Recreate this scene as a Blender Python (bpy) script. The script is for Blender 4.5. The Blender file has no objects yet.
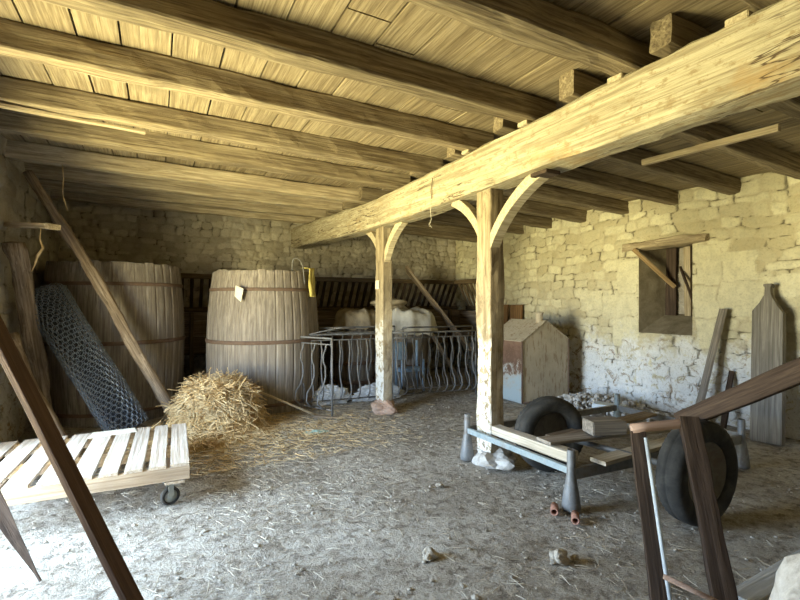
import bpy, bmesh, math, random
import numpy as np
from mathutils import Vector, Matrix, noise, Quaternion
random.seed(7); np.random.seed(7)
C = bpy.context.scene.collection
PI = math.pi
WX, EX, NY, SY = -1.3, 5.75, 8.2, -1.6      # left wall, right wall, back wall, front wall

# ------------------------------------------------------------------ materials
def new_mat(name, rough=.85, metallic=0.0):
    m = bpy.data.materials.new(name); m.use_nodes = True
    nt = m.node_tree; b = nt.nodes['Principled BSDF']
    b.inputs['Roughness'].default_value = rough
    b.inputs['Metallic'].default_value = metallic
    b.inputs['Specular IOR Level'].default_value = .25
    return m, nt, b
def N(nt, t, **kw):
    n = nt.nodes.new(t)
    for k, v in kw.items(): setattr(n, k, v)
    return n
def ramp(nt, fac, stops):
    r = N(nt, 'ShaderNodeValToRGB'); e = r.color_ramp.elements
    while len(e) < len(stops): e.new(.5)
    for el, (p, c) in zip(e, stops):
        el.position = p; el.color = (*c, 1)
    nt.links.new(fac, r.inputs[0]); return r.outputs[0]
def mix(nt, fac, a, b, mode='MIX'):
    m = N(nt, 'ShaderNodeMix', data_type='RGBA', blend_type=mode)
    for s, v in ((m.inputs[0], fac), (m.inputs[6], a), (m.inputs[7], b)):
        if isinstance(v, (int, float)): s.default_value = v
        elif isinstance(v, tuple): s.default_value = (*v, 1)
        else: nt.links.new(v, s)
    return m.outputs[2]
def math_(nt, op, a, b=0.0, clamp=False):
    m = N(nt, 'ShaderNodeMath', operation=op, use_clamp=clamp)
    for s, v in zip(m.inputs, (a, b)):
        if isinstance(v, (int, float)): s.default_value = v
        else: nt.links.new(v, s)
    return m.outputs[0]
def coords(nt, scale, kind='Object', rand=True):
    tc = N(nt, 'ShaderNodeTexCoord'); mp = N(nt, 'ShaderNodeMapping')
    mp.inputs['Scale'].default_value = scale
    nt.links.new(tc.outputs[kind], mp.inputs[0])
    if rand:
        oi = N(nt, 'ShaderNodeObjectInfo'); mu = math_(nt, 'MULTIPLY', oi.outputs['Random'], 37.0)
        nt.links.new(mu, mp.inputs['Location'])
    return mp.outputs[0]
def noise_(nt, vec, scale, detail=5, rough=.6, dist=0.0):
    n = N(nt, 'ShaderNodeTexNoise'); n.inputs['Scale'].default_value = scale
    n.inputs['Detail'].default_value = detail; n.inputs['Roughness'].default_value = rough
    n.inputs['Distortion'].default_value = dist
    nt.links.new(vec, n.inputs['Vector']); return n.outputs['Fac']
def bump(nt, b, h, strength=.5, dist=.01):
    n = N(nt, 'ShaderNodeBump'); n.inputs['Strength'].default_value = strength
    n.inputs['Distance'].default_value = dist
    nt.links.new(h, n.inputs['Height']); nt.links.new(n.outputs[0], b.inputs['Normal'])
def wood(name, c0, c1, c2, axis=0, rough=.8, stain=.5, bs=.6, var=.25):
    """weathered timber, grain along the object's own axis"""
    m, nt, b = new_mat(name, rough)
    s = [14.0, 14.0, 14.0]; s[axis] = .9
    v = coords(nt, s); g = noise_(nt, v, 1.6, 8, .65, .6)
    s2 = [60.0, 60.0, 60.0]; s2[axis] = 1.5
    v2 = coords(nt, s2); f = noise_(nt, v2, 1.0, 4, .7, .2)
    v3 = coords(nt, (2.2, 2.2, 2.2)); p = noise_(nt, v3, 1.0, 6, .6)
    col = ramp(nt, g, [(.28, c0), (.5, c1), (.72, c2)])
    col = mix(nt, ramp(nt, f, [(.35, (1, 1, 1)), (.55, (0, 0, 0))]), col, c0)
    fac = math_(nt, 'MULTIPLY', ramp(nt, p, [(.5, (0, 0, 0)), (.75, (1, 1, 1))]), stain)
    col = mix(nt, fac, col, tuple(x*.55 for x in c1))
    oi = N(nt, 'ShaderNodeObjectInfo')
    br = math_(nt, 'ADD', math_(nt, 'MULTIPLY', oi.outputs['Random'], var), 1-var/2)
    cb = N(nt, 'ShaderNodeCombineColor')
    for i in range(3): nt.links.new(br, cb.inputs[i])
    col = mix(nt, 1.0, col, cb.outputs[0], 'MULTIPLY')
    nt.links.new(col, b.inputs['Base Color'])
    bump(nt, b, math_(nt, 'ADD', g, math_(nt, 'MULTIPLY', f, .5)), bs, .012)
    return m
def patchy(name, cols, scale=6, rough=.7, metallic=0.0, bs=.3, stretch=(1, 1, 1), fine=60):
    m, nt, b = new_mat(name, rough, metallic)
    v = coords(nt, stretch); n = noise_(nt, v, scale, 8, .65, .4); f = noise_(nt, v, fine, 4, .6)
    k = len(cols); st = [(.3+.4*i/max(1, k-1), c) for i, c in enumerate(cols)]
    col = ramp(nt, n, st)
    col = mix(nt, math_(nt, 'MULTIPLY', f, .35), col, tuple(x*.5 for x in cols[0]))
    nt.links.new(col, b.inputs['Base Color'])
    bump(nt, b, math_(nt, 'ADD', n, math_(nt, 'MULTIPLY', f, .4)), bs, .01)
    return m
def masonry(name, base, dark, mortar, flake):
    m, nt, b = new_mat(name, .92)
    at = N(nt, 'ShaderNodeAttribute', attribute_name='stone')
    sp = N(nt, 'ShaderNodeSeparateColor'); nt.links.new(at.outputs['Color'], sp.inputs[0])
    v = coords(nt, (1, 1, 1), rand=False)
    n1 = noise_(nt, v, 9, 8, .65, .3); n2 = noise_(nt, v, 2.2, 7, .7, .5); n3 = noise_(nt, v, 45, 5, .7)
    c = ramp(nt, sp.outputs[0], [(0, dark), (.35, tuple(.5*(a+d) for a, d in zip(base, dark))), (.7, base), (1, tuple(min(1, a*1.1) for a in base))])
    c = mix(nt, math_(nt, 'MULTIPLY', ramp(nt, n1, [(.45, (0, 0, 0)), (.65, (1, 1, 1))]), .45), c, tuple(x*.7 for x in base))
    c = mix(nt, ramp(nt, sp.outputs[1], [(.0, (1, 1, 1)), (.3, (0, 0, 0))]), c, mortar)
    # flaking limewash and salt staining on the damp lower courses, torn edge
    z = N(nt, 'ShaderNodeSeparateXYZ'); tc = N(nt, 'ShaderNodeTexCoord'); nt.links.new(tc.outputs['Object'], z.inputs[0])
    zz = math_(nt, 'ADD', z.outputs[2], math_(nt, 'MULTIPLY', math_(nt, 'SUBTRACT', n2, .5), 1.6))
    low = ramp(nt, zz, [(.75, (1, 1, 1)), (.99, (0, 0, 0))])
    pat = ramp(nt, noise_(nt, v, 6.5, 9, .75, .8), [(.40, (0, 0, 0)), (.46, (1, 1, 1))])
    c = mix(nt, math_(nt, 'MULTIPLY', low, pat), c, flake)
    brown = ramp(nt, noise_(nt, v, 5.0, 9, .75, 1.2), [(.53, (0, 0, 0)), (.60, (1, 1, 1))])
    c = mix(nt, math_(nt, 'MULTIPLY', math_(nt, 'MULTIPLY', low, brown), .85), c, (.30, .20, .11))
    c = mix(nt, ramp(nt, n3, [(.3, (.35, .35, .35)), (.5, (0, 0, 0))]), c, tuple(x*.5 for x in dark))
    # open joints, their crevice shade painted in as dark colour
    gap = math_(nt, 'MULTIPLY', ramp(nt, sp.outputs[1], [(.03, (1, 1, 1)), (.13, (0, 0, 0))]), ramp(nt, noise_(nt, v, 4.2, 6, .7, .5), [(.50, (0, 0, 0)), (.56, (1, 1, 1))]))
    c = mix(nt, math_(nt, 'MULTIPLY', gap, .85), c, tuple(x*.28 for x in dark))
    nt.links.new(c, b.inputs['Base Color'])
    bump(nt, b, math_(nt, 'SUBTRACT', math_(nt, 'ADD', n1, math_(nt, 'MULTIPLY', n3, .5)), math_(nt, 'MULTIPLY', gap, .8)), .9, .02)
    return m

M = {}
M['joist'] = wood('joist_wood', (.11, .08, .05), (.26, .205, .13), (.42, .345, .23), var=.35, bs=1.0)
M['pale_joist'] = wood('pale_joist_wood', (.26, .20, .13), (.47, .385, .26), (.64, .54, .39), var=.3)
M['dark_joist'] = wood('dark_joist_wood', (.07, .045, .025), (.17, .12, .065), (.28, .20, .115), var=.3)
M['beam'] = wood('beam_wood', (.36, .29, .19), (.58, .50, .35), (.68, .60, .45), stain=.3)
M['plank_ceiling'] = wood('ceiling_plank_wood', (.15, .11, .065), (.29, .23, .145), (.42, .345, .23), axis=1, stain=.7)
M['old'] = wood('old_grey_wood', (.12, .085, .055), (.28, .21, .145), (.42, .34, .26))
M['oldz'] = wood('old_grey_wood_upright', (.13, .10, .075), (.30, .25, .19), (.44, .38, .30), axis=2, stain=.6)
M['vat'] = wood('vat_stave_wood', (.14, .115, .095), (.255, .22, .185), (.36, .32, .275), axis=2, stain=.6, bs=.4)
M['pallet'] = wood('pallet_wood', (.34, .27, .20), (.54, .47, .40), (.66, .60, .53), var=.2)
M['palletx'] = wood('pallet_stringer_wood', (.30, .22, .15), (.46, .37, .28), (.58, .49, .39), var=.2)
M['dark'] = wood('dark_brown_wood', (.035, .022, .016), (.075, .05, .036), (.13, .09, .065))
M['brown'] = wood('brown_painted_wood', (.05, .028, .018), (.085, .048, .032), (.12, .07, .048))
M['grey'] = wood('grey_board_wood', (.14, .125, .105), (.26, .235, .20), (.37, .335, .29), axis=2, stain=.5)
M['greyx'] = wood('grey_plank_wood', (.16, .14, .12), (.31, .27, .23), (.46, .41, .35), stain=.4)
M['palegrey'] = wood('pale_grey_plank_wood', (.38, .39, .40), (.56, .57, .58), (.66, .67, .68))
M['darkgrey'] = wood('dark_grey_bar_wood', (.05, .045, .038), (.105, .095, .08), (.17, .155, .13))
M['cream'] = wood('cream_timber_wood', (.36, .31, .24), (.62, .56, .46), (.76, .70, .60), stain=.3)
M['tan'] = wood('tan_stick_wood', (.30, .19, .09), (.48, .33, .17), (.60, .44, .26))
M['hoop'] = patchy('rusty_hoop_iron', [(.12, .075, .055), (.19, .125, .09), (.14, .11, .09)], 8, .8, .1)
M['iron'] = patchy('grey_wrought_iron', [(.13, .13, .13), (.25, .25, .25), (.17, .13, .10)], 12, .55, .2)
M['bluesteel'] = patchy('blue_grey_painted_steel', [(.20, .25, .27), (.34, .41, .44), (.25, .20, .16)], 9, .6, .1)
M['greysteel'] = patchy('grey_galvanised_steel', [(.14, .145, .15), (.25, .255, .26), (.17, .13, .10)], 9, .55, .3)
M['rubber'] = patchy('dusty_black_rubber', [(.018, .018, .018), (.045, .044, .042), (.085, .08, .072)], 7, .85)
M['rim'] = patchy('rusty_wheel_rim', [(.10, .09, .075), (.20, .18, .15), (.15, .10, .07)], 7, .7, .2)
M['black'] = patchy('black_hole_iron', [(.01, .01, .01), (.02, .018, .016)], 7, .9)
M['wire'] = patchy('blue_grey_wire', [(.10, .115, .135), (.22, .245, .28)], 20, .5, .4)
M['darkwire'] = patchy('shaded_inner_wire', [(.02, .022, .028), (.06, .065, .075)], 20, .7, .2)  # darker wire for inner layers, shade inside the roll painted in
M['terracotta'] = patchy('terracotta_clay', [(.26, .12, .085), (.42, .22, .16), (.50, .32, .25)], 10, .85)
M['nichestone'] = patchy('shaded_niche_stone', [(.16, .13, .08), (.28, .235, .16), (.38, .33, .24)], 5, .95, bs=.9)  # darker stone for the niche: recess shade painted into the colour
M['stone'] = patchy('pale_field_stone', [(.30, .26, .21), (.46, .41, .34), (.60, .56, .49)], 6, .95, bs=.7)
M['brickstone'] = patchy('reddish_footing_stone', [(.30, .17, .12), (.48, .33, .25), (.58, .48, .40)], 6, .95, bs=.7)
M['rubble'] = patchy('white_rubble', [(.28, .25, .22), (.60, .57, .53), (.74, .72, .69)], 14, .95, bs=.5)
M['tarp'] = patchy('dirty_white_canvas', [(.42, .37, .28), (.70, .67, .60), (.80, .78, .74)], 3, .85)
M['sacking'] = patchy('beige_sacking', [(.22, .18, .12), (.42, .35, .25), (.52, .45, .34)], 4, .95)
M['plastic'] = patchy('white_crumpled_plastic', [(.45, .48, .52), (.72, .75, .80), (.80, .82, .85)], 6, .5)
M['bluepaint'] = patchy('faded_blue_paint', [(.20, .28, .40), (.34, .47, .62), (.44, .56, .68)], 6, .6)
M['yellow'] = patchy('yellow_rag_cloth', [(.55, .45, .13), (.75, .66, .24)], 5, .9)
M['paper'] = patchy('pale_paper', [(.66, .60, .48), (.80, .76, .66)], 8, .9)
M['caster'] = patchy('pale_caster_steel', [(.36, .38, .36), (.55, .57, .54)], 12, .4, .3)
M['straw'] = patchy('golden_straw', [(.42, .27, .12), (.66, .48, .25), (.80, .64, .40)], 9, .8, fine=30)
M['litter'] = patchy('grey_straw_litter', [(.24, .19, .13), (.50, .43, .33), (.74, .68, .56)], 3.0, .9, fine=30)
M['board_yellow'] = wood('brown_door_wood', (.14, .07, .03), (.26, .145, .06), (.36, .21, .10), axis=2)
M['pinkwood'] = wood('pinkish_handle_wood', (.30, .19, .14), (.50, .35, .27), (.62, .47, .38))
M['whitebar'] = patchy('chipped_white_bar', [(.45, .50, .54), (.70, .76, .80)], 14, .5)
M['bindark'] = patchy('flaking_bin_steel', [(.10, .055, .035), (.22, .14, .10), (.34, .41, .45), (.12, .07, .05)], 3.5, .7, .1)

# bin face: dusty beige with rusty streaked edges
m, nt, b = new_mat('dusty_beige_bin_steel', .75, 0)
v = coords(nt, (1, 1, 1)); n = noise_(nt, v, 3, 7, .65, .3); f = noise_(nt, coords(nt, (9, 9, 2)), 2.5, 7, .7)
c = ramp(nt, n, [(.3, (.40, .34, .25)), (.6, (.52, .45, .34)), (.8, (.44, .33, .22))])
c = mix(nt, ramp(nt, f, [(.53, (0, 0, 0)), (.62, (.85, .85, .85))]), c, (.26, .17, .10))
nt.links.new(c, b.inputs['Base Color']); bump(nt, b, n, .2, .01); M['binface'] = m

m, nt, b = new_mat('flaking_bin_side_steel', .7, 0)
v = coords(nt, (1, 1, 1)); n = noise_(nt, v, 7, 9, .75, .8)
tc = N(nt, 'ShaderNodeTexCoord'); z = N(nt, 'ShaderNodeSeparateXYZ'); nt.links.new(tc.outputs['Object'], z.inputs[0])
zz = math_(nt, 'ADD', z.outputs[2], math_(nt, 'MULTIPLY', math_(nt, 'SUBTRACT', n, .5), 1.6))
c = ramp(nt, zz, [(.22, (.36, .42, .44)), (.40, (.40, .38, .34)), (.47, (.20, .13, .09)), (.55, (.13, .075, .05)), (.85, (.20, .12, .085))])
nt.links.new(c, b.inputs['Base Color']); bump(nt, b, n, .3, .01); M['bindark'] = m
# posts: old timber, whitewashed on the lower half with flaking edges
m, nt, b = new_mat('whitewashed_lit_side_post_wood', .85)
v = coords(nt, (13, 13, .9)); g = noise_(nt, v, 1.7, 8, .65, .5)
c = ramp(nt, g, [(.3, (.16, .12, .07)), (.5, (.36, .29, .19)), (.72, (.52, .44, .31))])
c = mix(nt, math_(nt, 'MULTIPLY', ramp(nt, noise_(nt, coords(nt, (1, 1, .5)), 9, 8, .75, .6), [(.50, (0, 0, 0)), (.60, (1, 1, 1))]), .6), c, (.15, .11, .07))
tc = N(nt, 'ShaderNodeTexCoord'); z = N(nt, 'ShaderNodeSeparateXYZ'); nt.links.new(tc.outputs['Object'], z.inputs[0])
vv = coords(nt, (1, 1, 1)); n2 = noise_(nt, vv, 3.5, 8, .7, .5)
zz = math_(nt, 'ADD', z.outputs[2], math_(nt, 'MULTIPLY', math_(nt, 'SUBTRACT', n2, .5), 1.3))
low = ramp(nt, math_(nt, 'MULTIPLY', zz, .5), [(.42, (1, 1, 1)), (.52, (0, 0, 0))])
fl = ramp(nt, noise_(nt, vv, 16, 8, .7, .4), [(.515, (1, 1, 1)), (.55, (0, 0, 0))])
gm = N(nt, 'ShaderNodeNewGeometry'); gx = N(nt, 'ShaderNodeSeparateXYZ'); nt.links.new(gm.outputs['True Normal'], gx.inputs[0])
face = math_(nt, 'LESS_THAN', gx.outputs[0], -.5)  # white held to the door-lit side, other sides painted darker as shade
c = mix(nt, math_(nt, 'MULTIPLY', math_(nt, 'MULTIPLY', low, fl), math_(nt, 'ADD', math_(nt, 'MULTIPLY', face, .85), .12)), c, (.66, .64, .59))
nt.links.new(c, b.inputs['Base Color']); bump(nt, b, g, .6, .012); M['post'] = m

# earth floor
m, nt, b = new_mat('trodden_earth', .95)
v = coords(nt, (1, 1, 1), rand=False)
n1 = noise_(nt, v, 1.3, 8, .7, .5); n2 = noise_(nt, v, 14, 8, .7, .3); n3 = noise_(nt, v, 70, 5, .7)
c = ramp(nt, n1, [(.32, (.31, .27, .22)), (.5, (.44, .395, .335)), (.68, (.58, .54, .48))])
c = mix(nt, ramp(nt, n2, [(.38, (.85, .85, .85)), (.52, (0, 0, 0))]), c, (.15, .12, .09))
c = mix(nt, ramp(nt, noise_(nt, v, 3.4, 8, .7, 1.0), [(.52, (0, 0, 0)), (.66, (.65, .65, .65))]), c, (.20, .165, .125))
c = mix(nt, ramp(nt, n3, [(.55, (0, 0, 0)), (.68, (.8, .8, .8))]), c, (.62, .58, .52))
c = mix(nt, ramp(nt, n3, [(.30, (.7, .7, .7)), (.42, (0, 0, 0))]), c, (.12, .10, .08))
nt.links.new(c, b.inputs['Base Color'])
bump(nt, b, math_(nt, 'ADD', n2, math_(nt, 'MULTIPLY', n3, .45)), 1.0, .03); M['earth'] = m

M['wall_right'] = masonry('cream_rubble_masonry', (.74, .69, .50), (.54, .47, .31), (.58, .51, .35), (.86, .86, .85))
M['wall_back'] = masonry('grey_rubble_masonry', (.62, .56, .45), (.42, .36, .27), (.46, .40, .30), (.6, .57, .5))
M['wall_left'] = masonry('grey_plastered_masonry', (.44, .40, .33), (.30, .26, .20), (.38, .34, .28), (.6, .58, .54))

# ------------------------------------------------------------------ helpers
def link(o, parent=None):
    C.objects.link(o)
    if parent:
        o.parent = parent; o.location = Vector(o.location) - Vector(parent.location)
    return o
def tag(o, label, cat, group=None, kind=None):
    o['label'] = label; o['category'] = cat
    if group: o['group'] = group
    if kind: o['kind'] = kind
    return o
def thing(name, label, cat, loc=(0, 0, 0), group=None):
    o = bpy.data.objects.new(name, None); C.objects.link(o); o.location = loc
    o.empty_display_size = .1
    return tag(o, label, cat, group)
def mesh_obj(name, verts, faces, mat, parent=None, loc=(0, 0, 0), smooth=False, rot=None):
    me = bpy.data.meshes.new(name); me.from_pydata([tuple(v) for v in verts], [], faces); me.update()
    if smooth:
        for p in me.polygons: p.use_smooth = True
    me.materials.append(mat)
    o = bpy.data.objects.new(name, me); o.location = loc
    if rot is not None:
        o.rotation_mode = 'QUATERNION'; o.rotation_quaternion = rot
    return link(o, parent)
def bm_obj(name, bm, mat, parent=None, loc=(0, 0, 0), smooth=False, rot=None):
    bmesh.ops.recalc_face_normals(bm, faces=bm.faces)
    me = bpy.data.meshes.new(name); bm.to_mesh(me); bm.free()
    if smooth:
        for p in me.polygons: p.use_smooth = True
    me.materials.append(mat)
    o = bpy.data.objects.new(name, me); o.location = loc
    if rot is not None:
        o.rotation_mode = 'QUATERNION'; o.rotation_quaternion = rot
    return link(o, parent)
def frame_quat(p0, p1, roll=0.0, up=Vector((0, 0, 1))):
    x = (p1-p0).normalized()
    if abs(x.dot(up)) > .985: up = Vector((0, 1, 0))
    y = up.cross(x).normalized(); z = x.cross(y)
    q = Matrix((x, y, z)).transposed().to_quaternion()
    return q @ Quaternion((1, 0, 0), roll)
def timber_geo(L, w, h, seg=None, rough=.006, bow=0.0, bowy=0.0, taper=1.0, roundness=.12, seed=0.0, point=0.0):
    """hewn timber along +X, centred in Y and Z; rounded section, wobbling faces"""
    seg = seg or max(4, int(L/.12)); vs = []; fs = []
    r = min(w, h)*roundness; sec = []
    for cx, cy, a0 in ((w/2-r, h/2-r, 0), (-w/2+r, h/2-r, 90), (-w/2+r, -h/2+r, 180), (w/2-r, -h/2+r, 270)):
        for k in range(3):
            a = math.radians(a0+45*k); sec.append((cx+r*math.cos(a), cy+r*math.sin(a)))
    sec2 = []
    for i, s in enumerate(sec):
        sec2.append(s); t = sec[(i+1) % len(sec)]
        if i % 3 == 2: sec2.append(((s[0]+t[0])/2, (s[1]+t[1])/2))
    n = len(sec2)
    for i in range(seg+1):
        t = i/seg; k = 1+(taper-1)*t
        if point and t > 1-point: k *= max(.12, 1-((t-(1-point))/point)**1.6)
        oy = bowy*math.sin(PI*t); oz = bow*math.sin(PI*t)
        for (a, b_) in sec2:
            p = Vector((t*L, a*k, b_*k))
            d = noise.noise(Vector((t*L*2.2+seed*7.1, a*9+seed, b_*9)))*rough*1.6 + noise.noise(Vector((t*L*9+seed*3.3, a*25, b_*25+seed)))*rough*.7
            s = Vector((0, a, b_)).normalized()*d
            vs.append((p.x, p.y+s.y+oy, p.z+s.z+oz))
    for i in range(seg):
        for j in range(n):
            a = i*n+j; b_ = i*n+(j+1) % n
            fs.append((a, b_, b_+n, a+n))
    fs.append(tuple(range(n-1, -1, -1))); fs.append(tuple(range(seg*n, seg*n+n)))
    return vs, fs
_s = [0]
def timber(name, p0, p1, w, h, mat, parent=None, roll=0.0, **kw):
    p0 = Vector(p0); p1 = Vector(p1); _s[0] += 1.37
    vs, fs = timber_geo((p1-p0).length, w, h, seed=_s[0], **kw)
    return mesh_obj(name, vs, fs, mat, parent, p0, True if kw.get('roundness', .12) > .3 else False, frame_quat(p0, p1, roll))
def tube(name, pts, r, mat, parent=None, n=8, rs=None, closed=False):
    pts = [Vector(p) for p in pts]; o0 = pts[0].copy(); vs = []; fs = []
    prev = None
    for i, p in enumerate(pts):
        a = pts[max(0, i-1)]; b_ = pts[min(len(pts)-1, i+1)]
        t = (b_-a).normalized()
        if prev is None:
            u = t.orthogonal().normalized()
        else:
            u = (prev - t*prev.dot(t)).normalized()
        prev = u; w = t.cross(u); rr = rs[i] if rs else r
        for k in range(n):
            an = 2*PI*k/n; vs.append(p-o0+(u*math.cos(an)+w*math.sin(an))*rr)
    for i in range(len(pts)-1):
        for k in range(n):
            fs.append((i*n+k, i*n+(k+1) % n, (i+1)*n+(k+1) % n, (i+1)*n+k))
    fs.append(tuple(range(n-1, -1, -1))); fs.append(tuple(range((len(pts)-1)*n, len(pts)*n)))
    return mesh_obj(name, vs, fs, mat, parent, o0, True)
def lathe(name, prof, mat, parent=None, loc=(0, 0, 0), n=32, axis='Z', closed=True, rot=None, smooth=True, fn=None):
    """prof: list of (r, h). closed: profile loop closes on itself"""
    vs = []; fs = []; k = len(prof)
    for i in range(n):
        a = 2*PI*i/n
        for j, (r, h) in enumerate(prof):
            if fn: r, h = fn(a, j, r, h)
            p = (r*math.cos(a), r*math.sin(a), h)
            if axis == 'Y': p = (p[0], p[2], p[1])
            if axis == 'X': p = (p[2], p[0], p[1])
            vs.append(p)
    for i in range(n):
        for j in range(k if closed else k-1):
            a = i*k+j; b_ = i*k+(j+1) % k; c_ = ((i+1) % n)*k+(j+1) % k; d = ((i+1) % n)*k+j
            fs.append((a, d, c_, b_))
    return mesh_obj(name, vs, fs, mat, parent, loc, smooth, rot)
def box(name, c, s, mat, parent=None, rz=0.0, bev=.004, rough=0.0, tilt=None):
    bm = bmesh.new(); bmesh.ops.create_cube(bm, size=1)
    for v in bm.verts: v.co = Vector((v.co.x*s[0], v.co.y*s[1], v.co.z*s[2]))
    if bev: bmesh.ops.bevel(bm, geom=bm.edges[:], offset=bev, segments=2, affect='EDGES')
    q = Quaternion((0, 0, 1), rz)
    if tilt: q = q @ Quaternion(tilt[0], tilt[1])
    return bm_obj(name, bm, mat, parent, c, False, q)
def rock(name, c, s, mat, seed=0, parent=None, sub=3, rough=.25, rz=0):
    bm = bmesh.new(); bmesh.ops.create_icosphere(bm, subdivisions=sub, radius=1)
    for v in bm.verts:
        p = v.co.copy()
        d = 1+noise.noise(p*1.3+Vector((seed*3.7, 0, 0)))*rough*1.6+noise.noise(p*4+Vector((seed, 5, 0)))*rough*.4
        v.co = Vector((p.x*s[0]*d, p.y*s[1]*d, p.z*s[2]*d))
    q = Quaternion((0, 0, 1), rz)
    return bm_obj(name, bm, mat, parent, c, False, q)

# ------------------------------------------------------------------ masonry walls (real relief)
def stone_wall(name, origin, udir, nrm, U, Vh, mat, res=.02, holes=(), blocks=(), seed=1, depth=.022, sv=.135, su=.27, lumpy=.012):
    rng = np.random.RandomState(seed)
    nu = int(U/res)+1; nv = int(Vh/res)+1
    us = np.linspace(0, U, nu); vs = np.linspace(0, Vh, nv)
    # snap grid lines to hole borders
    for h in holes:
        for u_ in h[:2]: us[np.argmin(abs(us-u_))] = u_
        for v_ in h[2:]: vs[np.argmin(abs(vs-v_))] = v_
    gu, gv = np.meshgrid(us, vs, indexing='ij')
    # distort
    def sm(k, amp):
        a = rng.uniform(-1, 1, (int(U/k)+3, int(Vh/k)+3))
        x = gu/k; y = gv/k; i = x.astype(int); j = y.astype(int); fx = x-i; fy = y-j
        fx = fx*fx*(3-2*fx); fy = fy*fy*(3-2*fy)
        return amp*((a[i, j]*(1-fx)+a[i+1, j]*fx)*(1-fy)+(a[i, j+1]*(1-fx)+a[i+1, j+1]*fx)*fy)
    du = gu+sm(.25, .045)+sm(.08, .018); dv = gv+sm(.4, .05)+sm(.08, .018)
    seeds = []; v = -.1
    while v < Vh+.2:
        h = sv*rng.uniform(.6, 1.35); u = -.4+rng.uniform(0, .2)
        while u < U+.4:
            l = su*rng.uniform(.5, 1.6)
            seeds.append((u+l/2, v+h/2+rng.uniform(-.02, .02), l, h)); u += l
        v += h
    S = np.array(seeds); best = np.full(du.shape, 9.); sec = np.full(du.shape, 9.); idx = np.zeros(du.shape, int)
    for k, (a, b_, l, h) in enumerate(seeds):
        i0 = np.searchsorted(us, a-l*1.1-.1); i1 = np.searchsorted(us, a+l*1.1+.1)
        j0 = np.searchsorted(vs, b_-h*1.3-.1); j1 = np.searchsorted(vs, b_+h*1.3+.1)
        if i1 <= i0 or j1 <= j0: continue
        x = abs(du[i0:i1, j0:j1]-a)/(l/2); y = abs(dv[i0:i1, j0:j1]-b_)/(h/2)
        d = (x**4+y**4)**.25
        bb = best[i0:i1, j0:j1]; ss = sec[i0:i1, j0:j1]; ii = idx[i0:i1, j0:j1]
        m1 = d < bb
        ss[:] = np.where(m1, bb, np.minimum(ss, d)); bb[:] = np.where(m1, d, bb); ii[:] = np.where(m1, k, ii)
    edge = np.clip((sec-best)*.55, 0, 1)
    rnd = rng.uniform(0, 1, len(seeds)); rnd2 = rng.uniform(0, 1, len(seeds))
    col = rnd[idx]; r2 = rnd2[idx]
    for q, (u0, u1, v0, v1) in enumerate(blocks):
        m1 = (du > u0) & (du < u1) & (dv > v0) & (dv < v1)
        e = np.minimum(np.minimum(du-u0, u1-du), np.minimum(dv-v0, v1-dv))/.035
        edge = np.where(m1, np.clip(e, 0, 1), edge); col = np.where(m1, .75+.2*((q*7) % 5)/5, col); r2 = np.where(m1, .6, r2)
    hgt = depth*np.clip(edge*2.6, 0, 1)**.6*(.45+.75*r2)+sm(.05, lumpy*.35)+sm(.12, lumpy*.6)+sm(1.3, .02)
    hole = np.zeros(du.shape, bool)
    for h in holes:
        on = (gu > h[0]-1e-4) & (gu < h[1]+1e-4) & (gv > h[2]-1e-4) & (gv < h[3]+1e-4)
        hgt = np.where(on, .005, hgt)
        hole |= (gu > h[0]+1e-4) & (gu < h[1]-1e-4) & (gv > h[2]+1e-4) & (gv < h[3]-1e-4)
    o = np.array(origin, float); ud = np.array(udir, float); n = np.array(nrm, float)
    P = o+gu[..., None]*ud+gv[..., None]*np.array((0, 0, 1.))+hgt[..., None]*n
    I = np.arange(nu*nv).reshape(nu, nv)
    F = np.stack([I[:-1, :-1], I[1:, :-1], I[1:, 1:], I[:-1, 1:]], -1).reshape(-1, 4)
    keep = ~(hole.reshape(-1)[F].any(1))
    for h in holes:
        cu = gu.reshape(-1)[F].mean(1); cv = gv.reshape(-1)[F].mean(1)
        keep &= ~((cu > h[0]) & (cu < h[1]) & (cv > h[2]) & (cv < h[3]))
    F = F[keep]
    if np.dot(np.cross(ud, (0, 0, 1)), n) < 0: F = F[:, ::-1]
    me = bpy.data.meshes.new(name)
    me.vertices.add(nu*nv); me.vertices.foreach_set('co', P.reshape(-1))
    me.loops.add(len(F)*4); me.loops.foreach_set('vertex_index', F.reshape(-1).astype(np.int32))
    me.polygons.add(len(F)); me.polygons.foreach_set('loop_start', np.arange(0, len(F)*4, 4, dtype=np.int32))
    me.polygons.foreach_set('loop_total', np.full(len(F), 4, dtype=np.int32)); me.update(calc_edges=True)
    ca = me.color_attributes.new('stone', 'FLOAT_COLOR', 'POINT')
    dat = np.stack([col, edge, r2, np.ones_like(col)], -1).reshape(-1); ca.data.foreach_set('color', dat)
    me.materials.append(mat); me.validate()
    ob = bpy.data.objects.new(name, me); link(ob); ob['kind'] = 'structure'
    return ob
def structure(o): o['kind'] = 'structure'; return o

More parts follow.
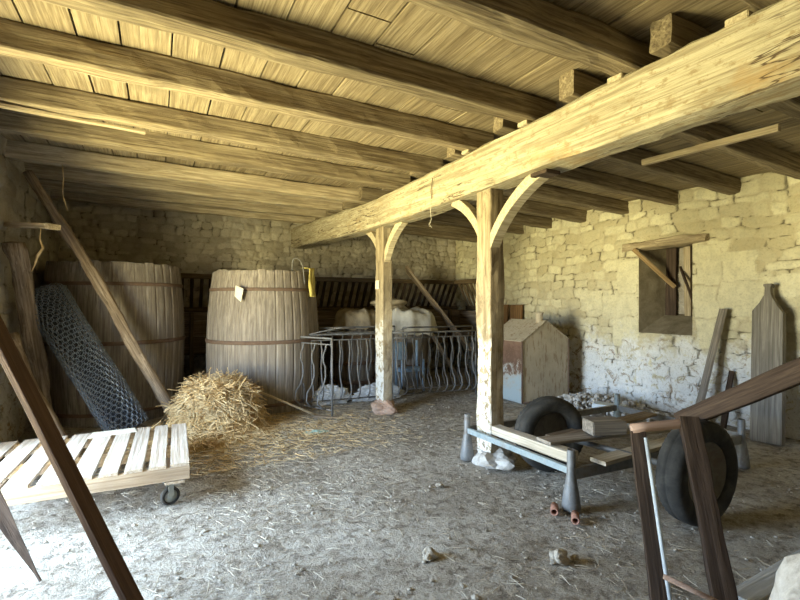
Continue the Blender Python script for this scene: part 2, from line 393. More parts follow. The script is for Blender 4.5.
DOOR = (2.35, 4.15, 0.0, 2.1)      # y0, y1, z0, z1 of the open barn door in the left wall
WIN = (3.22, 3.92, .99, 2.12)     # niche in the right wall
TOPZ = 3.15
u = lambda y: y-SY
bl = [(u(2.93), u(3.20), 1.62, 2.08), (u(2.93), u(3.21), 1.24, 1.61), (u(2.52), u(2.92), 1.66, 2.02), (u(2.5), u(2.92), 1.25, 1.65),
      (u(2.97), u(3.21), .95, 1.23), (u(3.93), u(4.5), 1.18, 1.55), (u(3.93), u(4.25), 1.56, 1.98), (u(3.93), u(4.3), .9, 1.17),
      (u(4.5), u(4.9), 1.3, 1.6), (u(2.1), u(2.48), 1.45, 1.7)]
stone_wall('wall_right', (EX, SY, 0), (0, 1, 0), (-1, 0, 0), NY-SY, TOPZ, M['wall_right'], res=.016,
           holes=[(u(WIN[0]), u(WIN[1]), WIN[2], WIN[3])], blocks=bl, seed=4, sv=.125, su=.25, depth=.019, lumpy=.018)
stone_wall('wall_back', (WX, NY, 0), (1, 0, 0), (0, -1, 0), EX-WX, TOPZ, M['wall_back'], res=.02, seed=9, sv=.10, su=.17, depth=.035, lumpy=.02)
stone_wall('wall_left', (WX, SY, 0), (0, 1, 0), (1, 0, 0), NY-SY, TOPZ, M['wall_left'], res=.025,
           holes=[(u(DOOR[0]), u(DOOR[1]), DOOR[2], DOOR[3])], seed=12, sv=.16, su=.3, depth=.03)
stone_wall('wall_front', (WX, SY, 0), (1, 0, 0), (0, 1, 0), EX-WX, TOPZ, M['wall_back'], res=.06, seed=15, sv=.16, su=.3)
# unseen outer shell behind the walls, added to stop light leaks
def slab(name, lo, hi, mat, parent=None):
    c = [(a+b_)/2 for a, b_ in zip(lo, hi)]; s = [b_-a for a, b_ in zip(lo, hi)]
    return structure(box(name, c, s, mat, parent, bev=0))
T = .55
# door reveals: deep stone jambs and head
def reveal(name, quads, mat, parent=None):
    vs = []; fs = []
    for q in quads:
        fs.append(tuple(range(len(vs), len(vs)+4))); vs += q
    return structure(mesh_obj(name, vs, fs, mat, parent))
dx0, dx1 = WX-T, WX
d0, d1, z0, z1 = DOOR
reveal('door_1', [[(dx1, d0, z0), (dx0, d0, z0), (dx0, d0, z1), (dx1, d0, z1)], [(dx0, d1, z0), (dx1, d1, z0), (dx1, d1, z1), (dx0, d1, z1)],
                  [(dx0, d0, z1), (dx0, d1, z1), (dx1, d1, z1), (dx1, d0, z1)]], M['wall_left'])

slab('leak_slab_2', (EX+.43, SY-.6, -.3), (EX+.75, NY+.7, 3.3), M['dark'])
for k_, (lo, hi) in enumerate([((EX+.03, SY-.6, -.3), (EX+.43, WIN[0]-.02, 3.3)), ((EX+.03, WIN[1]+.02, -.3), (EX+.43, NY+.7, 3.3)), ((EX+.03, WIN[0]-.02, -.3), (EX+.43, WIN[1]+.02, WIN[2]-.02)), ((EX+.03, WIN[0]-.02, WIN[3]+.02), (EX+.43, WIN[1]+.02, 3.3)),
        ((WX-.6, NY+.03, -.3), (EX+.1, NY+.7, 3.3)), ((WX-.6, SY-.6, -.3), (EX+.1, SY-.03, 3.3)),
        ((WX-T, SY-.1, -.3), (WX-.03, DOOR[0]-.01, 3.3)), ((WX-T, DOOR[1]+.01, -.3), (WX-.03, NY+.1, 3.3)), ((WX-T, DOOR[0]-.01, DOOR[3]+.01), (WX-.03, DOOR[1]+.01, 3.3))]):
    slab('leak_slab_%d' % (k_+3), lo, hi, M['wall_left'])
# floor: trodden earth, gently uneven
nx, ny = 150, 200
vs = []; fs = []
X0, X1, Y0, Y1 = WX-.7, EX+.1, SY-.1, NY+.1
for i in range(nx+1):
    for j in range(ny+1):
        x = X0+(X1-X0)*i/nx; y = Y0+(Y1-Y0)*j/ny
        vs.append((x, y, -.006+noise.noise(Vector((x*1.1, y*1.1, 0)))*.008+noise.noise(Vector((x*5, y*5, 3)))*.007))
for i in range(nx):
    for j in range(ny):
        a = i*(ny+1)+j; fs.append((a, a+ny+1, a+ny+2, a+1))
structure(mesh_obj('floor', vs, fs, M['earth'], smooth=True))

# ceiling planks running front to back, above the joists
def zc(x): return (2.80-.05*(x-WX)/(2.45-WX)) if x < 2.45 else 2.75-.13*(x-2.45)/(EX-2.45)
JH = .165
vs = []; fs = []; x = WX-.05; rr = random.Random(3)
def cbox(x0, x1, y0, y1, th=.03, dz=0.0):
    k = len(vs)
    for (xx, yy) in ((x0, y0), (x1, y0), (x1, y1), (x0, y1)):
        vs.append((xx, yy, zc(xx)+JH+dz))
    for (xx, yy) in ((x0, y0), (x1, y0), (x1, y1), (x0, y1)):
        vs.append((xx, yy, zc(xx)+JH+th+dz))
    fs.extend([(k, k+3, k+2, k+1), (k+4, k+5, k+6, k+7), (k, k+1, k+5, k+4), (k+1, k+2, k+6, k+5), (k+2, k+3, k+7, k+6), (k+3, k, k+4, k+7)])
while x < EX+.02:
    w = rr.uniform(.19, .30); x1 = min(x+w, EX+.05)
    yb = rr.uniform(1.5, 6)
    cbox(x, x1-rr.uniform(.006, .014), SY-.05, yb-.004, dz=rr.uniform(0, .006)); cbox(x, x1-rr.uniform(.006, .014), yb+.004, NY+.05, dz=rr.uniform(0, .006))
    x = x1
ce = structure(mesh_obj('ceiling', vs, fs, M['plank_ceiling']))
bk = structure(box('ceiling_backing', ((WX+EX)/2, (SY+NY)/2, 3.25), (EX-WX+1.4, NY-SY+1.4, .2), M['dark'], bev=0))
bk.name = 'leak_slab_1'  # unseen backing added so no daylight leaks in above the planks

# window niche
wy0, wy1, wz0, wz1 = WIN; bx = EX+.42; iy0, iy1, iz0 = 3.28, 3.80, 1.24
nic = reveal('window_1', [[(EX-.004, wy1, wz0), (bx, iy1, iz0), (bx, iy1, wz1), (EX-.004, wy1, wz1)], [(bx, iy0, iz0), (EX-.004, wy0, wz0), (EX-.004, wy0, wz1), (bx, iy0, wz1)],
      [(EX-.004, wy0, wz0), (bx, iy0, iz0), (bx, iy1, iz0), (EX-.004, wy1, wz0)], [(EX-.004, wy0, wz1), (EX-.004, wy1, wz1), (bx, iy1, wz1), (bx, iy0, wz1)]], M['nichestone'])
def kid(o): o['kind'] = 'structure'; return o
# blocking behind the shutter: rough rubble
vs = []; fs = []
for i in range(21):
    for j in range(31):
        y = iy0+(iy1-iy0)*i/20; z = iz0+(wz1-iz0)*j/30
        d = max(0, .35-noise.voronoi(Vector((y*9, z*13, 0)))[0][0])*.14
        vs.append((bx-.01-d, y, z))
for i in range(20):
    for j in range(30):
        a = i*31+j; fs.append((a, a+31, a+32, a+1))
kid(mesh_obj('window_blocking', vs, fs, M['stone'], nic))
kid(timber('shutter_board', (bx-.10, 3.455, iz0-.02), (bx-.10, 3.47, wz1), .03, .085, M['pale_joist'], nic, roll=PI/2*0))
kid(timber('shutter_board', (bx-.07, 3.70, iz0-.02), (bx-.07, 3.69, wz1), .14, .03, M['dark'], nic, roll=PI/2))
kid(timber('window_lintel', (EX-.02, 3.02, 2.17), (EX-.02, 4.10, 2.14), 0.16, .10, M['pale_joist'], nic, rough=.03, seg=24))

# ------------------------------------------------------------------ main beam, joists, posts
bt = thing('main_beam', 'long pale hewn main beam crossing the barn on two posts', 'beam', (2.4, 1, 2.36))
# three bent stretches as one mesh
path = [(2.40, -1.55), (2.41, 1.0), (2.41, 3.0), (2.40, 5.2), (2.24, 6.8), (2.12, 8.17)]
vs = []; fs = []; W_ = .27; n = 0; seg = 90
def pathx(y):
    for (a, ya), (b_, yb) in zip(path, path[1:]):
        if y <= yb: return a+(b_-a)*(y-ya)/(yb-ya)
    return path[-1][0]
sec = [(0, .02), (.02, 0), (.14, -.004), (W_-.02, 0), (W_, .02), (W_+.004, .18), (W_, .34), (W_-.025, .36), (.13, .365), (.025, .36), (0, .335), (-.004, .18)]
for i in range(seg+1):
    y = -1.55+(8.17+1.55)*i/seg; x = pathx(y)
    zb = 2.355+.02*math.sin(y*.9)
    for (a, c_) in sec:
        d = noise.noise(Vector((y*1.8, a*8, c_*8)))*.016+noise.noise(Vector((y*7, a*20, c_*20)))*.008
        sx = (a-.135)/.135; sz = (c_-.18)/.18
        vs.append((x+a+sx*d, y, zb+c_+sz*d))
k = len(sec)
for i in range(seg):
    for j in range(k): a = i*k+j; b_ = i*k+(j+1) % k; fs.append((a, a+k, b_+k, b_))
fs.append(tuple(range(k))); fs.append(tuple(range(seg*k+k-1, seg*k-1, -1)))
# axis Y grain
M['beamy'] = wood('beam_wood_lengthwise', (.28, .23, .15), (.50, .44, .31), (.62, .56, .42), axis=1, stain=.25, bs=1.0)
nt = M['beamy'].node_tree; b = nt.nodes['Principled BSDF']; src = b.inputs['Base Color'].links[0].from_socket
v = coords(nt, (2.5, .38, 5.5)); cr = noise_(nt, v, 1.3, 5, .55, .5)
ck = ramp(nt, math_(nt, 'ABSOLUTE', math_(nt, 'SUBTRACT', cr, .5)), [(.003, (1, 1, 1)), (.010, (0, 0, 0))])
msk = ramp(nt, noise_(nt, coords(nt, (1, .6, 1)), 1.6, 3, .5), [(.50, (0, 0, 0)), (.56, (1, 1, 1))])
ck = math_(nt, 'MULTIPLY', ck, msk)
pit = ramp(nt, noise_(nt, coords(nt, (1, .6, 1)), 22, 6, .7), [(.37, (1, 1, 1)), (.46, (0, 0, 0))])
c = mix(nt, math_(nt, 'MULTIPLY', pit, .75), src, (.30, .22, .12))
pt = ramp(nt, noise_(nt, coords(nt, (1, .5, 1)), 3.2, 6, .65), [(.60, (0, 0, 0)), (.70, (1, 1, 1))])
c = mix(nt, math_(nt, 'MULTIPLY', pt, .55), c, (.40, .25, .10))
c = mix(nt, ck, c, (.08, .05, .03)); nt.links.new(c, b.inputs['Base Color'])
mesh_obj('beam_timber', [Vector(v)-Vector(bt.location) for v in vs], fs, M['beamy'], bt, bt.location)

leftY = [.32, 1.03, 1.78, 2.56, 3.28, 4.10, 4.80, 5.70, 6.36, 7.02, 7.62]
rightY = [.15, .80, 1.48, 2.13, 2.79, 3.47, 4.15, 4.86, 5.55, 6.22, 6.9, 7.5]
ordn = ['nearest', 'second nearest', 'third nearest', 'fourth nearest', 'fifth nearest', 'sixth nearest', 'seventh nearest', 'eighth nearest', 'ninth nearest', 'tenth nearest', 'eleventh nearest', 'farthest']
jl = {2: 'left-hand joist whose far end reaches the main beam under the top edge of the photo', }
vis = 0
for i, y in enumerate(leftY):
    if i == 0: continue
    w = [0, .12, .17, .15, .13, .12, .12, .15, .14, .13, .13][i]; h = JH
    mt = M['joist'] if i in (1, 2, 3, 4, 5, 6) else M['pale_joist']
    dy = [0, 0, -.04, 0, 0, 0, 0, .03, .05, .03, .02][i]
    o = timber('ceiling_joist', (WX-.02, y, zc(WX)+h/2), (2.66, y+dy, zc(2.5)+h/2), w, h+.005, mt, rough=.012, seg=44, bow=[0, 0, .0, .0, .0, 0, 0, -.012, -.012, -.01, -.01][i])
    tag(o, f'rough ceiling joist left of the main beam, {ordn[i-1]} to the camera' if i < 10 else 'rough ceiling joist left of the main beam, closest to the back wall', 'joist', 'ceiling joists left of the main beam')
for i, y in enumerate(rightY):
    if i == 0: continue
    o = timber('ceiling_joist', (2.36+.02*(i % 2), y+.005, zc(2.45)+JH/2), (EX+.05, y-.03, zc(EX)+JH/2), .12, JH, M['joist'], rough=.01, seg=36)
    tag(o, f'dark ceiling joist between main beam and right stone wall, {ordn[i-1]} to the camera' if i < 11 else 'dark ceiling joist right of the main beam, closest to the back wall', 'joist', 'ceiling joists right of the main beam')
# packing blocks on the beam under the joists
blk = ['pale packing block on the main beam below the nearest visible joist', 'pale packing block on the main beam above the right-hand brace', 'small packing block on the main beam between the two posts, nearer one', 'small packing block on the main beam between the two posts, farther one']
for q, (y, lab) in enumerate(zip([1.15, 1.80, 2.58, 3.30], blk)):
    tag(box('packing_block', (2.47, y, 2.737), (.13, .10, .035), M['beam'], bev=.004), lab, 'block', 'packing blocks on the main beam')

def post(name, x0, y0, w, d, label, stone_label, foot):
    t = thing(name, label, 'post', (x0+w/2, y0+d/2, 0))
    vs, fs = timber_geo(2.36-foot, w, d, rough=.012, seg=30, seed=x0*5+y0, roundness=.08)
    vs2 = [(v_[1], v_[2], v_[0]) for v_ in vs]
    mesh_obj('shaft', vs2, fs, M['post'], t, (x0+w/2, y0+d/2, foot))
    return t
def brace(t, y0, sgn, x, reach=.42, drop=.44, w=.085, top=None):
    """curved knee brace in the plane of the beam"""
    vs = []; fs = []; n = 14
    for i in range(n+1):
        s = i/n; a = s*PI/2
        # from post (low) to beam (high), concave arc
        yy = -.02+(reach+.02)*(.55*s+.45*(1-math.cos(a))); zz = 2.365-drop+drop*(.55*s+.45*math.sin(a))
        tx = Vector((reach*(.55+.45*PI/2*math.sin(a)), drop*(.55+.45*PI/2*math.cos(a)))).normalized(); nn = Vector((-tx.y, tx.x))
        th = .034+.012*s
        for (ux, k_) in ((-w/2, -th), (w/2, -th), (w/2, th), (-w/2, th)):
            vs.append((x+ux, y0+sgn*(yy-nn.x*k_*-1), min(2.37, zz+nn.y*k_)))
    for i in range(n):
        for j in range(4):
            a = i*4+j; b_ = i*4+(j+1) % 4; fs.append((a, b_, b_+4, a+4))
    fs.append((3, 2, 1, 0)); fs.append(tuple(range(n*4, n*4+4)))
    L = Vector(t.location)
    bm = bmesh.new(); vv = [bm.verts.new(Vector(v)-L) for v in vs]
    for f in fs: bm.faces.new([vv[i] for i in f])
    bmesh.ops.bevel(bm, geom=[e for e in bm.edges if True], offset=.004, segments=1, affect='EDGES')
    return bm_obj('brace', bm, M['beam'], t, t.location)
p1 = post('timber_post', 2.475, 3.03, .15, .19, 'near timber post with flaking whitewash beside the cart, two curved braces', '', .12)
brace(p1, 3.20, 1, 2.53, reach=.42, drop=.40); brace(p1, 3.05, -1, 2.53, reach=.56, drop=.50, w=.10)
box('corbel_block', (2.50, 2.44, 2.335), (.14, .16, .028), M['dark'], p1, bev=.003)
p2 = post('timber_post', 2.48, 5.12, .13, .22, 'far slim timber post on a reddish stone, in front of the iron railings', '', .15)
brace(p2, 5.32, 1, 2.545, reach=.36, drop=.34); brace(p2, 5.14, -1, 2.545, reach=.46, drop=.46)
box('number_plate', (2.465, 5.25, 1.62), (.012, .10, .11), M['paper'], p2, bev=.002)
tag(rock('footing_stone', (2.57, 3.08, .06), (.16, .18, .09), M['rubble'], 3, rough=.45), 'pale lumpy footing stone under the near timber post', 'stone', 'footing stones')
tag(rock('footing_stone', (2.53, 5.20, .075), (.17, .19, .10), M['brickstone'], 6), 'reddish footing stone under the far timber post', 'stone', 'footing stones')

# laths under the ceiling
tag(timber('wooden_lath', (-1.26, 4.08, 2.772), (-.09, 4.17, 2.755), .05, .022, M['pale_joist'], rough=.004), 'thin pale lath nailed under a joist at the upper left', 'lath')
tag(timber('wooden_batten', (3.90, 2.62, 2.668), (3.98, 1.62, 2.664), .05, .05, M['pale_joist'], rough=.006), 'crooked pale batten nailed across the dark joists at the upper right', 'batten')

# ------------------------------------------------------------------ vats
def make_vat(loc, label, R0, R1, R2, H, extras):
    t = thing('wooden_vat', label, 'vat', loc, 'big wooden vats')
    NS = 40; per = 6; n = NS*per
    rs = random.Random(11); off = [rs.uniform(-.003, .003) for _ in range(NS)]; top = [rs.uniform(-.012, .012) for _ in range(NS)]
    def rad(s): return R0*(1-s)*(1-2*s)+4*R1*s*(1-s)+R2*s*(2*s-1)
    prof = [(rad(i/16), H*i/16) for i in range(17)]
    prof += [(R2-.045, H), (R2-.05, H-.12), (0.001, H-.12)]
    def fn(a, j, r, h):
        k = int(a/(2*PI)*n+.5); st = (k//per) % NS; ph = k % per
        if j <= 17:
            r += off[st]-(.007 if ph == 0 else 0)
        if j in (16, 17): h += top[st]
        return r, h
    lathe('stave_body', prof, M['vat'], t, loc, n=n, closed=False, smooth=False, fn=fn)
    for (zf, hh) in ((.07, .04), (.50, .045), (.865, .04)):
        z = zf*H; r = rad(zf)+.007
        pr = [(r+.001, z-hh/2), (r+.006, z-hh/2+.004), (r+.006, z+hh/2-.004), (r+.001, z+hh/2), (r-.012, z+hh/2), (r-.012, z-hh/2)]
        lathe('iron_hoop', pr, M['hoop'], t, loc, n=72)
    return t
v2 = make_vat((1.29, 6.40, 0), 'big upright wooden vat with yellow rag over its rim, behind the straw heap', .70, .735, .655, 1.80, True)
v1 = make_vat((-.46, 6.80, 0), 'big upright wooden vat in the dark left corner behind the wire netting roll', .72, .775, .72, 1.86, False)
# hook on vat 2
def on_vat(ang, z, R=.72):
    R -= .035
    a = math.radians(ang); return Vector((1.29+R*math.cos(a), 6.40+R*math.sin(a), z))
# camera sees the side around angle of about -101 deg
hk = [on_vat(-68, 1.78+.0, .66)+Vector((0, 0, .02)), on_vat(-68, 1.90, .66), on_vat(-67, 1.955, .67), on_vat(-64, 1.97, .69), on_vat(-60, 1.94, .71), on_vat(-58.5, 1.86, .74), on_vat(-58.5, 1.74, .755), on_vat(-60, 1.66, .785), on_vat(-61, 1.64, .80)]
tag(tube('iron_hook', hk, .008, M['iron']), 'bent iron hook over the rim of the vat behind the straw heap', 'hook')
# yellow rag hanging over the right rim
bm = bmesh.new(); g = []
for i in range(9):
    row = []
    for j in range(19):
        s = j/18; a = -48+(i-4)*1.15+s*4
        if s < .2: R = .64+.11*s/.2; z = 1.845
        else: R = .755+.02*math.sin(i*1.6)+.01; z = 1.845-(s-.2)*.47
        row.append(bm.verts.new(on_vat(a+s*1.5*(i-4)*.25, z+.004*math.sin(i*2+j), R+.012*math.sin(i*1.3+j*.4))))
    g.append(row)
for i in range(8):
    for j in range(18): bm.faces.new((g[i][j], g[i+1][j], g[i+1][j+1], g[i][j+1]))
bm.normal_update(); bmesh.ops.solidify(bm, geom=bm.faces[:], thickness=.006)
tag(bm_obj('yellow_rag', bm, M['yellow'], smooth=True), 'yellow rag strip hanging down the right side of the vat', 'rag')
# paper tag
bm = bmesh.new()
for q, pts in enumerate([[(-127, 1.60), (-119.5, 1.56), (-122, 1.40), (-128, 1.47)]]):
    vv = [bm.verts.new(on_vat(a, z, .80)) for a, z in pts]; bm.faces.new(vv)
bm.normal_update(); bmesh.ops.solidify(bm, geom=bm.faces[:], thickness=.006)
tag(bm_obj('paper_tag', bm, M['paper']), 'torn pale paper tag stuck on the upper left of the vat', 'tag')

# ------------------------------------------------------------------ hay rack and trough along the back wall
t = thing('hay_rack', 'dark slatted hay rack running along the back wall', 'hay rack', (2.2, 7.9, 1.3))
timber('rail', (WX+.05, 7.72, 1.80), (EX-.1, 7.74, 1.80), .07, .08, M['dark_joist'], t, seg=40)
timber('rail', (WX+.05, 8.06, 1.28), (EX-.1, 8.06, 1.28), .07, .08, M['dark_joist'], t, seg=40)
x = WX+.15
while x < EX-.2:
    timber('slat', (x, 8.04, 1.30), (x+random.uniform(-.01, .01), 7.74, 1.80), .05, .03, M['dark'], t, seg=3, rough=.003)
    x += .135
t = thing('feeding_trough', 'old grey plank feeding trough against the back wall below the hay rack', 'trough', (2.2, 7.8, 0))
for (z0, z1, dy) in ((.62, .86, 0), (.87, 1.10, .004), (1.11, 1.24, -.004)):
    timber('front_board', (WX+.05, 7.68+dy, (z0+z1)/2), (EX-.1, 7.68+dy, (z0+z1)/2), .035, z1-z0, M['old'], t, seg=50, rough=.004)
timber('bottom_board', (WX+.05, 7.90, .60), (EX-.1, 7.90, .60), .42, .035, M['dark_joist'], t, seg=30, rough=.003)
for x in (-1.0, .45, 2.0, 3.4, 5.2):
    timber('leg', (x, 7.63, 0), (x, 7.63, 1.24), .06, .06, M['dark_joist'], t, seg=6)

t = thing('hay_rack', 'short dark return of the hay rack on the right wall behind the near post', 'hay rack', (5.5, 7.4, 1.3))
timber('rail', (5.35, 6.85, 1.80), (5.35, 7.66, 1.80), .07, .08, M['dark_joist'], t, seg=8)
timber('rail', (5.64, 6.85, 1.28), (5.64, 7.66, 1.28), .07, .08, M['dark_joist'], t, seg=8)
for k_ in range(6): timber('slat', (5.62, 6.93+.13*k_, 1.30), (5.37, 6.93+.13*k_, 1.80), .05, .03, M['dark_joist'], t, seg=3, rough=.003)
t = thing('feeding_trough', 'short plank trough below the hay rack on the right wall', 'trough', (5.5, 7.2, 0))
timber('front_board', (5.30, 6.85, .98), (5.30, 7.42, .98), .035, .5, M['old'], t, seg=8, rough=.004)
timber('end_board', (5.30, 6.86, .98), (5.70, 6.86, .98), .035, .5, M['old'], t, seg=8, rough=.004)
for x in (5.34, 5.66): timber('leg', (x, 6.92, 0), (x, 6.92, 1.2), .06, .06, M['dark_joist'], t, seg=5)
tag(tube('dangling_wire', [(2.39, 3.85, 2.40), (2.385, 3.84, 2.30), (2.40, 3.85, 2.22), (2.38, 3.86, 2.17), (2.40, 3.84, 2.14)], .0025, M['paper'], n=5), 'thin pale wire dangling from the main beam between the posts', 'wire')
tag(tube('rusty_wire', [(2.385, 3.80, 2.62), (2.383, 3.83, 2.50), (2.386, 3.82, 2.42)], .004, M['hoop'], n=5), 'thin rusty wire stapled on the face of the main beam between the posts', 'wire')

# ------------------------------------------------------------------ left corner
tag(timber('leaning_timber', (.19, 5.74, .02), (-1.14, 5.76, 2.70), .12, .10, M['old'], rough=.02, seg=40, bow=.03, roundness=.32), 'long rough timber leaning diagonally across the vat in the left corner', 'timber')
tag(timber('leaning_log', (-1.02, 5.89, .02), (-1.17, 5.37, 1.95), .15, .12, M['oldz' if 0 else 'old'], rough=.025, seg=26, bow=.05, roundness=.42), 'pale split log leaning upright against the left wall', 'log')
tag(timber('leaning_branch', (-.66, 5.02, .02), (-1.18, 5.30, 1.10), .09, .07, M['old'], rough=.02, seg=16, bow=-.05, roundness=.42), 'short brown branch leaning between the log and the netting roll', 'branch')
b1 = timber('wall_shelf_board', (-1.29, 5.62, 2.14), (-.85, 5.17, 2.09), .13, .045, M['pale_joist'], rough=.008)
tag(b1, 'short pale board jutting out of the left wall', 'board')
for q in range(5):
    pass
st = []
tag(tube('hanging_straw_wisp', [(-.95, 5.25, 2.08), (-.96, 5.25, 1.98), (-.94, 5.27, 1.90), (-.98, 5.25, 1.82), (-1.0, 5.27, 1.74), (-1.02, 5.25, 1.68)], .006, M['straw'], rs=[.004, .007, .012, .014, .007, .003]), 'wisp of straw hanging below the short wall board', 'straw wisp')
tag(tube('dangling_twine', [(-.86, 5.70, 2.80), (-.85, 5.70, 2.66), (-.86, 5.71, 2.5), (-.82, 5.70, 2.34)], .005, M['straw']), 'short twine dangling from a joist at the upper left', 'twine')

# wire netting roll
def hexroll(parent, p0, p1, R, n, cell, wire, mat):
    p0 = Vector(p0); p1 = Vector(p1); L = (p1-p0).length; rows = int(L/(cell*.87)); bm = bmesh.new(); d = {}
    per = n
    def V(iu, iv):
        iu %= per*6; key = (iu, iv)
        if key not in d:
            a = 2*PI*iu/(per*6); x = iv*cell*.29
            r = R*(1+.05*noise.noise(Vector((math.cos(a)*2, math.sin(a)*2, x*3))))
            d[key] = bm.verts.new((x, r*math.cos(a), r*math.sin(a)))
        return d[key]
    for r in range(rows):
        for c in range(per):
            cu = c*6+(3 if r % 2 else 0); cv = r*3+2
            vv = [V(cu, cv+2), V(cu+3, cv+1), V(cu+3, cv-1), V(cu, cv-2), V(cu-3, cv-1), V(cu-3, cv+1)]
            try: bm.faces.new(vv)
            except ValueError: pass
    o = bm_obj('netting_layer', bm, mat, parent, p0, False, frame_quat(p0, p1))
    md = o.modifiers.new('wire', 'WIREFRAME'); md.thickness = wire; md.use_even_offset = False
    return o
t = thing('wire_netting_roll', 'leaning roll of blue-grey wire netting in front of the left vat', 'netting roll', (-.27, 5.42, 0))
a0, a1 = (-.25, 5.36, .10), (-1.02, 5.72, 1.50)
for R, n_, c_, w_, mm in ((.19, 22, .054, .0065, 'wire'), (.17, 20, .052, .006, 'wire'), (.14, 15, .055, .007, 'darkwire'), (.10, 12, .05, .009, 'darkwire'), (.06, 8, .045, .012, 'darkwire')):
    hexroll(t, a0, a1, R, n_, c_, w_, M[mm])

# ------------------------------------------------------------------ straw
def strands(bm, n, fn, l0, l1, w, rng):
    for _ in range(n):
        p, up = fn(rng)
        L = rng.uniform(l0, l1); d = Vector((rng.gauss(0, 1), rng.gauss(0, 1), rng.gauss(0, .35)))
        d = (d-up*d.dot(up)*.8).normalized(); s = up.cross(d).normalized()*w*rng.uniform(.6, 1.3)
        q = p+up*rng.uniform(0, .02); m_ = q+d*L*.5+up*rng.uniform(-.2, .25)*L*.3; e = q+d*L
        tt = up*w
        a = [bm.verts.new(q-s), bm.verts.new(q+s), bm.verts.new(q+tt)]; b_ = [bm.verts.new(m_-s), bm.verts.new(m_+s), bm.verts.new(m_+tt)]; c_ = [bm.verts.new(e-s), bm.verts.new(e+s), bm.verts.new(e+tt)]
        for x_, y_ in ((a, b_), (b_, c_)):
            for k in range(3): bm.faces.new((x_[k], x_[(k+1) % 3], y_[(k+1) % 3], y_[k]))
bm = bmesh.new()
HC = Vector((.58, 5.36, 0)); HH = .50
def mound(x, y):
    r = math.hypot((x-HC.x)/.50, (y-HC.y)/.46)
    z = HH*max(0, 1-r**4.0) + .0
    r2 = math.hypot((x-.35)/.8, (y-5.15)/.55); z = max(z, .12*max(0, 1-r2**2))
    return z*(1+.2*noise.noise(Vector((x*6, y*6, 1))))
g = {}
for i in range(61):
    for j in range(61):
        x = -.45+2.0*i/60; y = 4.5+1.6*j/60
        g[i, j] = bm.verts.new((x, y, mound(x, y)-.012))
for i in range(60):
    for j in range(60): bm.faces.new((g[i, j], g[i+1, j], g[i+1, j+1], g[i, j+1]))
for f in [f for f in bm.faces if max(v.co.z for v in f.verts) < -.005]: bm.faces.remove(f)
def heap_pt(rng):
    while 1:
        x = rng.uniform(-.45, 1.15); y = rng.uniform(4.6, 5.95); z = mound(x, y)
        if z > .02 and rng.random() < .35+z*1.6: break
    e = .02; nrm = Vector((mound(x-e, y)-mound(x+e, y), mound(x, y-e)-mound(x, y+e), 2*e)).normalized()
    return Vector((x, y, z-.008)), nrm
strands(bm, 6000, heap_pt, .07, .24, .0045, random.Random(5))
tag(bm_obj('straw_heap', bm, M['straw']), 'golden heap of loose straw between pallet trolley and the vats', 'straw heap', kind='stuff')
# straw litter over the floor
bm = bmesh.new()
def lit_pt(rng):
    while 1:
        x = rng.uniform(-1.2, 5.5); y = rng.uniform(.6, 7.4)
        dd = noise.noise(Vector((x*.8, y*.8, 9)))+.45
        k = math.exp(-((x-.8)**2/1.6+(y-4.7)**2/.8))
        if rng.random() < dd*.5+k: break
    return Vector((x, y, .004)), Vector((0, 0, 1))
strands(bm, 9000, lit_pt, .02, .10, .0018, random.Random(8))
tag(bm_obj('straw_litter', bm, M['litter']), 'bits of straw scattered all over the trodden earth floor', 'straw litter', kind='stuff')
bm = bmesh.new()
def lit2(rng):
    a = max(-1.15, rng.gauss(.85, .75)); b_ = rng.gauss(4.75, .42)
    return Vector((a, max(4.0, min(b_, 5.7)), .006)), Vector((0, 0, 1))
strands(bm, 3200, lit2, .03, .13, .0025, random.Random(9))
tag(bm_obj('spread_straw', bm, M['straw']), 'thin spread of pale straw on the floor in front of the vats', 'straw', kind='stuff')
# dirt crumbs
bm = bmesh.new(); rg = random.Random(21)
for _ in range(1800):
    x = rg.uniform(-1.2, 5.5); y = rg.uniform(.7, 6.5); s = rg.uniform(.003, .012) if rg.random() < .95 else rg.uniform(.012, .02)
    r = bmesh.ops.create_icosphere(bm, subdivisions=1, radius=s)
    for v in r['verts']: v.co = Vector((v.co.x*rg.uniform(.7, 1.4)+x, v.co.y*rg.uniform(.7, 1.4)+y, v.co.z*.6+.002))
tag(bm_obj('dirt_crumbs', bm, M['stone']), 'small crumbs of dirt and stone scattered on the floor', 'dirt', kind='stuff')

# stick resting by vat
tag(timber('broom_stick', (1.70, 5.33, .025), (.93, 5.56, .40), .026, .026, M['pale_joist'], rough=.001, roundness=.5), 'pale broken tool handle leaning from the straw heap down to the floor', 'stick')
tag(timber('wood_wedge', (1.66, 5.30, .028), (1.90, 5.12, .02), .07, .035, M['old'], rough=.008, taper=.4), 'dark wooden wedge lying at the end of the tool handle', 'wedge')
# twine on the floor
pts = []
for i in range(60):
    s = i/59; pts.append((.25+1.25*s, 4.45+.35*s+.09*math.sin(s*9)+.05*math.sin(s*23), .012))
tag(tube('baling_twine', pts, .004, M['paper'], n=5), 'long pale baling twine snaking over the floor from pallet to straw', 'twine')
tag(rock('blue_twine_tangle', (1.48, 4.72, .012), (.10, .06, .014), patchy('pale_turquoise_twine', [(.35, .55, .52), (.55, .72, .68)], 20, .8, bs=1), 2, rough=.6), 'pale turquoise tangle of twine on the floor before the vat', 'twine')

